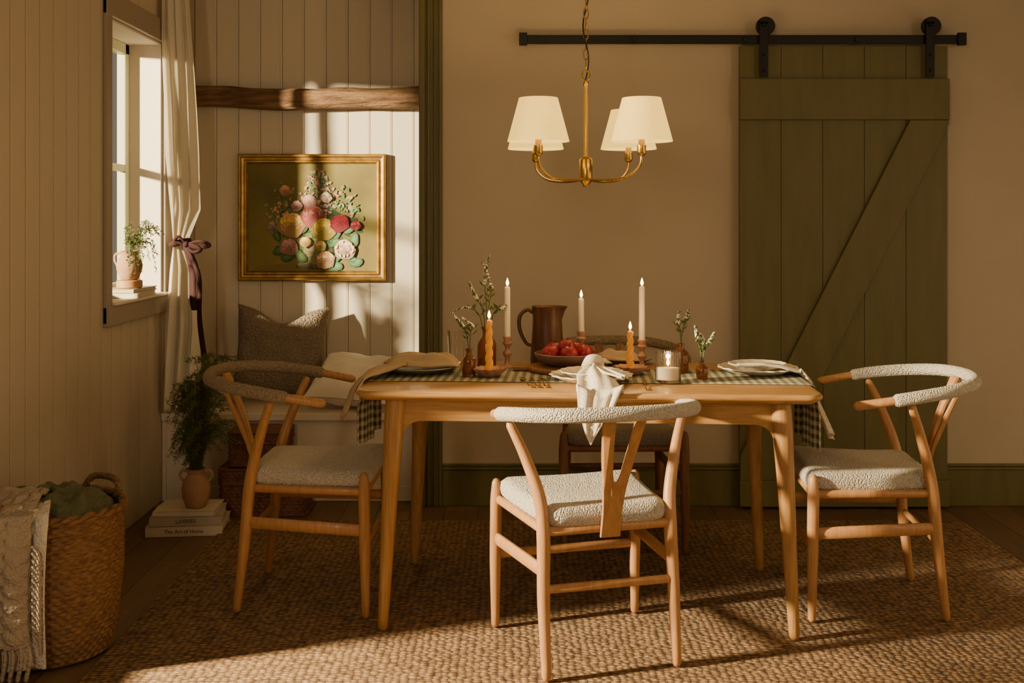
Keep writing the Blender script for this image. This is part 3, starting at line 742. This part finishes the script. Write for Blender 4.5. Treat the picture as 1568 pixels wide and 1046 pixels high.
def leafquad(b,p,dir_,L,w,mat):
    dir_=dir_.normalized();s=dir_.cross(Vector((random.uniform(-1,1),random.uniform(-1,1),.4)))
    if s.length<.01: s=Vector((1,0,0))
    s.normalize();m=p+dir_*L*.5;t=p+dir_*L
    up=dir_.cross(s)*L*.08
    b.add(([p,m+s*w/2+up,t,m-s*w/2+up],[(0,1,2,3)]),mat)
def bottle(px,base,top,r,stems,d=None,nm='amber_bud_vase'):
    x,d=tp(px,base) if d is None else (wx(px,d),d)
    z=tz(d);e=empty(nm,(x,d,z));h=wz(top,d)-z
    b=B();b.add(lathe([(.001,0),(r*.95,0),(r,.004),(r,h*.58),(r*.9,h*.66),(r*.5,h*.76),(r*.42,h*.8),(r*.42,h*.93),(r*.55,h*.95),(r*.55,h),(r*.36,h),(r*.34,h*.8),(r*.85,h*.6),(r*.9,.008),(.001,.006)],32),m_amber);b.obj('bottle',e)
    b=B()
    for st in stems:
        pts=[Vector((0,0,h*.3))]+[Vector(((a-px)*d/F,dy,wz(c,d)-z)) for a,c,dy in st]
        C=cat(pts,8);b.add(tube(pts,[.0018]*(len(pts)-1)+[.0009],6,8),m_leaf)
        n=len(C)
        for i in range(int(n*.3),n):
            p=C[i];t=i/n;T_=(C[i]-C[i-1]).normalized()
            if t>.58:
                for k in range(6):
                    a=random.uniform(0,2*pi);q=Vector((math.cos(a),math.sin(a),.3))
                    b.add(sphere(p+q*.006*(1.5-t),.0038*(1.55-t),1.2,6),m_bud if random.random()<.6 else m_leaf)
            elif i%2==0:
                for k in range(2):
                    a=random.uniform(0,2*pi);leafquad(b,p,Vector((math.cos(a),math.sin(a),.9)),random.uniform(.02,.04),.007,m_leaf)
    b.obj('flower_stems',e,sharp=60)
bottle(718,578,534,.023,[[(716,520,0),(708,500,0),(692,480,0)],[(720,515,.01),(722,500,.01),(708,488,.01)]])
bottle(745,566,500,.035,[[(745,470,0),(742,430,0),(748,392,0)],[(740,480,.01),(728,455,.01),(718,433,.01)],[(748,475,-.01),(752,440,-.01),(737,400,-.01)],[(735,485,0),(715,472,.01),(695,476,0)],[(755,482,0),(768,474,0),(774,468,0)]])
bottle(1042,572,526,.028,[[(1042,510,0),(1038,495,0),(1040,478,0)],[(1045,512,.01),(1050,492,.01),(1056,475,.01)]])
bottle(1075,582,553,.02,[[(1073,540,0),(1068,520,0),(1065,500,0)],[(1078,540,0),(1086,525,0),(1094,510,0)],[(1075,540,.01),(1077,525,.01),(1074,512,.01)]])
def cutlery(name,px,py,ang,kind):
    x,d=tp(px,py);e=empty(name,(x,d,TOP+.004),ang);b=B()
    b.add(tube([(0,-.09,0),(0,-.04,0),(0,.03,.003)],[.005,.0028,.002],8,5,flat=.5),m_brass)
    if kind=='fork':
        b.add(tube([(0,.03,.003),(0,.05,.004),(0,.06,.004)],[.002,.008,.009],10,5,flat=.25),m_brass)
        for k in (-1,0,1): b.add(tube([(k*.006,.06,.004),(k*.006,.1,.004)],.0014,6,2),m_brass)
    elif kind=='knife': b.add(tube([(0,.03,.003),(0,.06,.002),(.003,.11,.002)],[.003,.008,.003],10,6,flat=.2),m_brass)
    else: b.add(tube([(0,.03,.003),(0,.055,.002),(0,.08,.003)],[.003,.014,.007],12,6,flat=.25),m_brass)
    b.obj('cutlery_body',e)
cutlery('brass_fork',806,588,.15,'fork');cutlery('brass_knife',818,588,.1,'knife');cutlery('brass_spoon',832,588,.05,'spoon')
cutlery('brass_knife',988,592,-.1,'knife')

# ---------------- floor items left ----------------
def books(name,cx_,cy_,z0,specs,parent=None):
    e=empty(name,(cx_,cy_,z0));z=0
    for i,(l,w_,h,rot,cm) in enumerate(specs):
        b=B();b.add(box(-l/2,l/2,-w_/2,w_/2,0,.0025),cm);b.add(box(-l/2,l/2,-w_/2,w_/2,h-.0025,h),cm);b.add(box(-l/2,l/2,-w_/2,-w_/2+.003,0,h),cm)
        b.add(box(-l/2+.004,l/2-.005,-w_/2+.003,w_/2-.005,.0025,h-.0025),m_page)
        o=b.obj('book_%d'%(i+1),e,loc=(0,0,z),rot=(0,0,rot),smooth=False,bevel=.001)
        if h>.024:
            c=bpy.data.curves.new('title','FONT');c.body=['The Art of Home','LIVERIES','Interiors'][i%3];c.size=.022;c.align_x='CENTER';c.align_y='CENTER';c.materials.append(m_ink);c.extrude=.0002
            t=bpy.data.objects.new('title_%d'%(i+1),c);bpy.context.scene.collection.objects.link(t);t.parent=o;t.location=(0,-w_/2-.0006,h/2);t.rotation_euler=(pi/2,0,0)
        z+=h+.0005
    return z
bz=books('book_stack',-1.36,4.62,0.0005,[(.31,.23,.042,.10,m_cov),(.29,.22,.036,.16,m_cov2),(.25,.20,.020,.04,m_cov)])
e=empty('potted_fern',(-1.325,4.60,bz+.001))
b=B();b.add(lathe([(.001,0),(.036,0),(.042,.004),(.056,.04),(.060,.075),(.055,.105),(.040,.128),(.034,.138),(.038,.155),(.041,.160),(.037,.160),(.030,.14),(.05,.1),(.001,.02)],40),m_terra)
for s in (-1,1): b.add(tube([(s*.036,0,.148),(s*.058,0,.150),(s*.068,0,.13),(s*.055,0,.108)],.006,8,6,up=(0,1,0)),m_terra)
b.obj('terracotta_jug',e)
b=B()
for i in range(165):
    side=random.random();a=random.uniform(0,2*pi)
    if side<.38: tgt=Vector((random.uniform(-.11,.04),random.uniform(-.08,.08),random.uniform(.16,.46)));mid=Vector((tgt.x*.6,tgt.y*.5,tgt.z+.07))
    else: tgt=Vector((random.uniform(-.05,.20),random.uniform(-.13,.12),random.uniform(.24,.62)));mid=Vector((tgt.x*.35+.02,tgt.y*.4,tgt.z*.85+.07))
    C=cat([Vector((0,0,.10)),Vector((random.uniform(-.015,.015),random.uniform(-.015,.015),.18)),mid,tgt],9)
    b.add(tube(C,[.0012]*2,4,1,False,roundcap=False),m_leaf2)
    for j in range(9,len(C)):
        for k in range(6):
            q=Vector((random.gauss(0,1),random.gauss(0,1),random.gauss(0,.7)-.2))
            leafquad(b,C[j].lerp(C[j-1],random.random()),q,random.uniform(.012,.026),.0028,m_leaf2)
b.obj('fern_fronds',e,smooth=False)

def weave(outl,z0,z1,rows,nw,amp,taper=lambda t:1,rowh=4):
    rings=[];n=len(outl);tot=rows*rowh
    cx_=sum(p[0] for p in outl)/n;cy_=sum(p[1] for p in outl)/n
    for i in range(tot+1):
        t=i/tot;row=i//rowh;fr=(i%rowh)/rowh;sc=taper(t);r=[]
        bul=amp*.7*math.sin(pi*fr)
        for j,p in enumerate(outl):
            v=Vector((p[0]-cx_,p[1]-cy_));L_=v.length;o=amp*math.sin(2*pi*nw*j/n+pi*(row%2))*(.35+.65*math.sin(pi*fr))+bul
            v=v*sc*(1+o/L_);r.append((cx_+v.x,cy_+v.y,lerp(z0,z1,t)))
        rings.append(r)
    return stack(rings,True,False)
BX,BY=-1.395,3.32
e=empty('woven_basket',(BX,BY,FZ))
circ=[(.205*math.cos(2*pi*j/336),.205*math.sin(2*pi*j/336)) for j in range(336)]
tf=lambda t: interp([(0,.84),(.15,.92),(.6,1.0),(1,1.0)],t)
b=B();b.add(weave(circ,.0,.42,34,42,.0036,tf),m_wick1)
b.add(lathe([(.165,.01),(.196,.2),(.200,.42)],48,cap0=True,cap1=False),m_dark)
for ph in (0,pi):
    b.add(tube([((.207+.006*math.cos(k*.55+ph))*math.cos(2*pi*k/150),(.207+.006*math.cos(k*.55+ph))*math.sin(2*pi*k/150),.428+.007*math.sin(k*.55+ph)) for k in range(150)],.0085,8,1,False,closed=True),m_wick1)
for ang in (math.radians(62),math.radians(242)):
    hp=[]
    for k in range(7):
        s=(k/6-.5)*2;aa=ang+s*.42;hp.append((.207*math.cos(aa),.207*math.sin(aa),.425+.05*(1-s**4)))
    for ph in (0,2.1,4.2):
        C=cat(hp,8);b.add(tube([c+Vector((.006*math.cos(i*.7+ph),0,.006*math.sin(i*.7+ph))) for i,c in enumerate(C)],.006,6,1,False),m_wick1)
b.obj('seagrass_body',e,sharp=80)
def mound(u,v):
    a=u*2*pi;r=v*.185;z=.42+.06*(1-v**2)+.03*nz(math.cos(a)*v*4,math.sin(a)*v*4,1)+.012*math.sin(v*9+math.cos(a*2)*3)*(1-v*.4)
    return (r*math.cos(a),r*math.sin(a),z-.03*(v>.97))
cloth('green_knit_blanket',mound,60,26,m_knitg,e,solid=0,sub=1)
def drape(a0,a1,inn,end,rad,seed,cable):
    def fn(u,v):
        keys_r=[(0,.03),(.12,.13),(.22,.19),(.30,rad+.0),(.38,rad+.012),(1,rad+.022)]
        keys_z=[(0,inn),(.12,inn+.012),(.22,.465),(.30,.460),(.38,.42),(1,end)]
        r=interp(keys_r,v);z=interp(keys_z,v)
        a=lerp(a0,a1,u)+.05*nz(v*2,seed)
        fold=.012*math.sin(u*11+seed+v*1.5)*min(1,v*2.5)
        c=cable*.008*(abs(math.sin(u*pi*5))**.6+.45*math.sin(v*75+ (3.1 if int(u*5)%2 else 0)+ math.cos(u*pi*10)*1.2))
        r2=r+fold+c if v>.26 else r
        if v<=.26: z+=fold*.6+c
        return (r2*math.cos(a),r2*math.sin(a),z)
    return fn
cloth('cream_knit_throw',drape(math.radians(-70),math.radians(-118),.455,.03,.222,1.3,.5),50,90,m_knitw,e,solid=.004)
cloth('taupe_cable_throw',drape(math.radians(-80),math.radians(-150),.478,.10,.242,4.1,1),80,110,m_knit,e,solid=.005)
b=B()
for k in range(16):
    a=math.radians(lerp(-80,-150,k/15));r=.268
    b.add(tube([(r*math.cos(a),r*math.sin(a),.105),(r*1.02*math.cos(a+.02),r*1.02*math.sin(a+.02),.07),(r*1.01*math.cos(a-.02),r*1.01*math.sin(a-.02),.012)],[.004,.007,.006],7,4),m_knit)
for k in range(14):
    z=lerp(.38,.14,k/13);a=math.radians(-78);r=.262
    b.add(tube([(r*math.cos(a),r*math.sin(a),z),(r*math.cos(a+.06),r*math.sin(a+.06),z-.02),(r*math.cos(a+.08),r*math.sin(a+.08),z-.06)],[.003,.005,.004],6,4),m_knit)
b.obj('throw_tassels',e)

def hamper(cx_,cy_,z0,hx,hy,h):
    e=empty('wicker_hamper',(cx_,cy_,z0));o=resample(rrect(hx,hy,.02),180)
    b=B();b.add(weave([(p.x,p.y) for p in o],0,h*.68,9,45,.003),m_wick2)
    o2=[(p.x*1.03,p.y*1.03) for p in o];b.add(weave(o2,h*.68,h,5,45,.003),m_wick2)
    b.add(stack([[(x*.99,y*.99,h-.002) for x,y in o2],[(x*.6,y*.6,h+.004) for x,y in o2]],False,True),m_wick2)
    for z in (.004,h*.68,h-.003): b.add(tube([(x*1.005,y*1.005,z) for x,y in o2[::4]],.005,6,1,False,closed=True),m_wick2)
    b.add(tube([(-.03,-hy*1.03,h*.6),(-.03,-hy*1.03-.012,h*.45),(.03,-hy*1.03-.012,h*.45),(.03,-hy*1.03,h*.6)],.004,6,4),m_wick2)
    b.obj('hamper_body',e,sharp=80)
hamper(wx(409,4.93),4.93,.001,.185,.115,.205)
hamper(wx(400,4.93),4.935,.214,.125,.10,.15)

books('sill_books',-1.665,4.78,w1[2]+.0125,[(.15,.30,.022,.06,m_cov),(.14,.27,.016,-.05,m_cov2)])
sx,sy=-1.65,4.73;zs=w1[2]+.0125+.0395
b=B();b.add(lathe([(.001,0),(.05,0),(.054,.004),(.054,.030),(.05,.034),(.001,.034)],40),m_stand);b.obj('wood_riser',loc=(sx,sy,zs))
e=empty('potted_herb',(sx,sy,zs+.0345))
b=B();b.add(lathe([(.001,0),(.030,0),(.036,.004),(.052,.04),(.055,.065),(.047,.09),(.034,.105),(.037,.12),(.041,.125),(.037,.125),(.030,.105),(.045,.07),(.001,.02)],36),m_terra)
b.add(tube([(-.036,0,.115),(-.06,0,.11),(-.064,0,.085),(-.052,0,.06)],.005,8,6,up=(0,1,0)),m_terra);b.obj('clay_jug',e)
b=B()
for i in range(30):
    a=random.uniform(-1.6,1.6);r=random.uniform(.04,.13);z=random.uniform(.02,.22)
    C=cat([Vector((0,0,.08)),Vector((.2*r*math.cos(a),.2*r*math.sin(a),.15)),Vector((r*.8*math.cos(a),r*.8*math.sin(a),max(z,.13)+.03)),Vector((r*1.1*math.cos(a),r*1.1*math.sin(a),z))],7)
    b.add(tube(C,[.001]*2,4,1,False,roundcap=False),m_leaf)
    for j in range(8,len(C)):
        for k in range(3):
            leafquad(b,C[j],Vector((random.gauss(0,1),random.gauss(0,1),random.gauss(0,1))),random.uniform(.008,.016),.005,m_leaf)
b.obj('herb_sprigs',e,smooth=False)

# ---------------- lights ----------------
def aim(o,t):
    o.rotation_euler=(Vector(t)-o.location).to_track_quat('-Z','Y').to_euler()
s=light('low_sun_spot','SPOT',(-5.2,1.71,2.4),8200,(1,.80,.50),.15,spot_size=math.radians(100),spot_blend=.1);aim(s,(0,3.6,1.0))
a=light('room_fill','AREA',(-.9,-.9,2.1),34,(1,.79,.53),shape='RECTANGLE',size=2.4,size_y=1.4);aim(a,(.8,4.2,1.1))
a=light('side_fill','AREA',(2.9,1.0,1.9),11,(1,.77,.50),shape='RECTANGLE',size=1.5,size_y=1.2);aim(a,(-1.2,4.2,1.0))
w_=bpy.data.worlds.new('world');bpy.context.scene.world=w_;w_.use_nodes=True
bg=w_.node_tree.nodes['Background'];bg.inputs[0].default_value=(1,.84,.60,1);bg.inputs[1].default_value=.2

cam=bpy.data.cameras.new('camera');co=bpy.data.objects.new('camera',cam);bpy.context.scene.collection.objects.link(co)
co.location=(0,0,CH);co.rotation_euler=(pi/2,0,0);cam.sensor_width=36;cam.lens=F/1568*36;cam.shift_y=-(523-334)/1568
cam.clip_start=.05;bpy.context.scene.camera=co
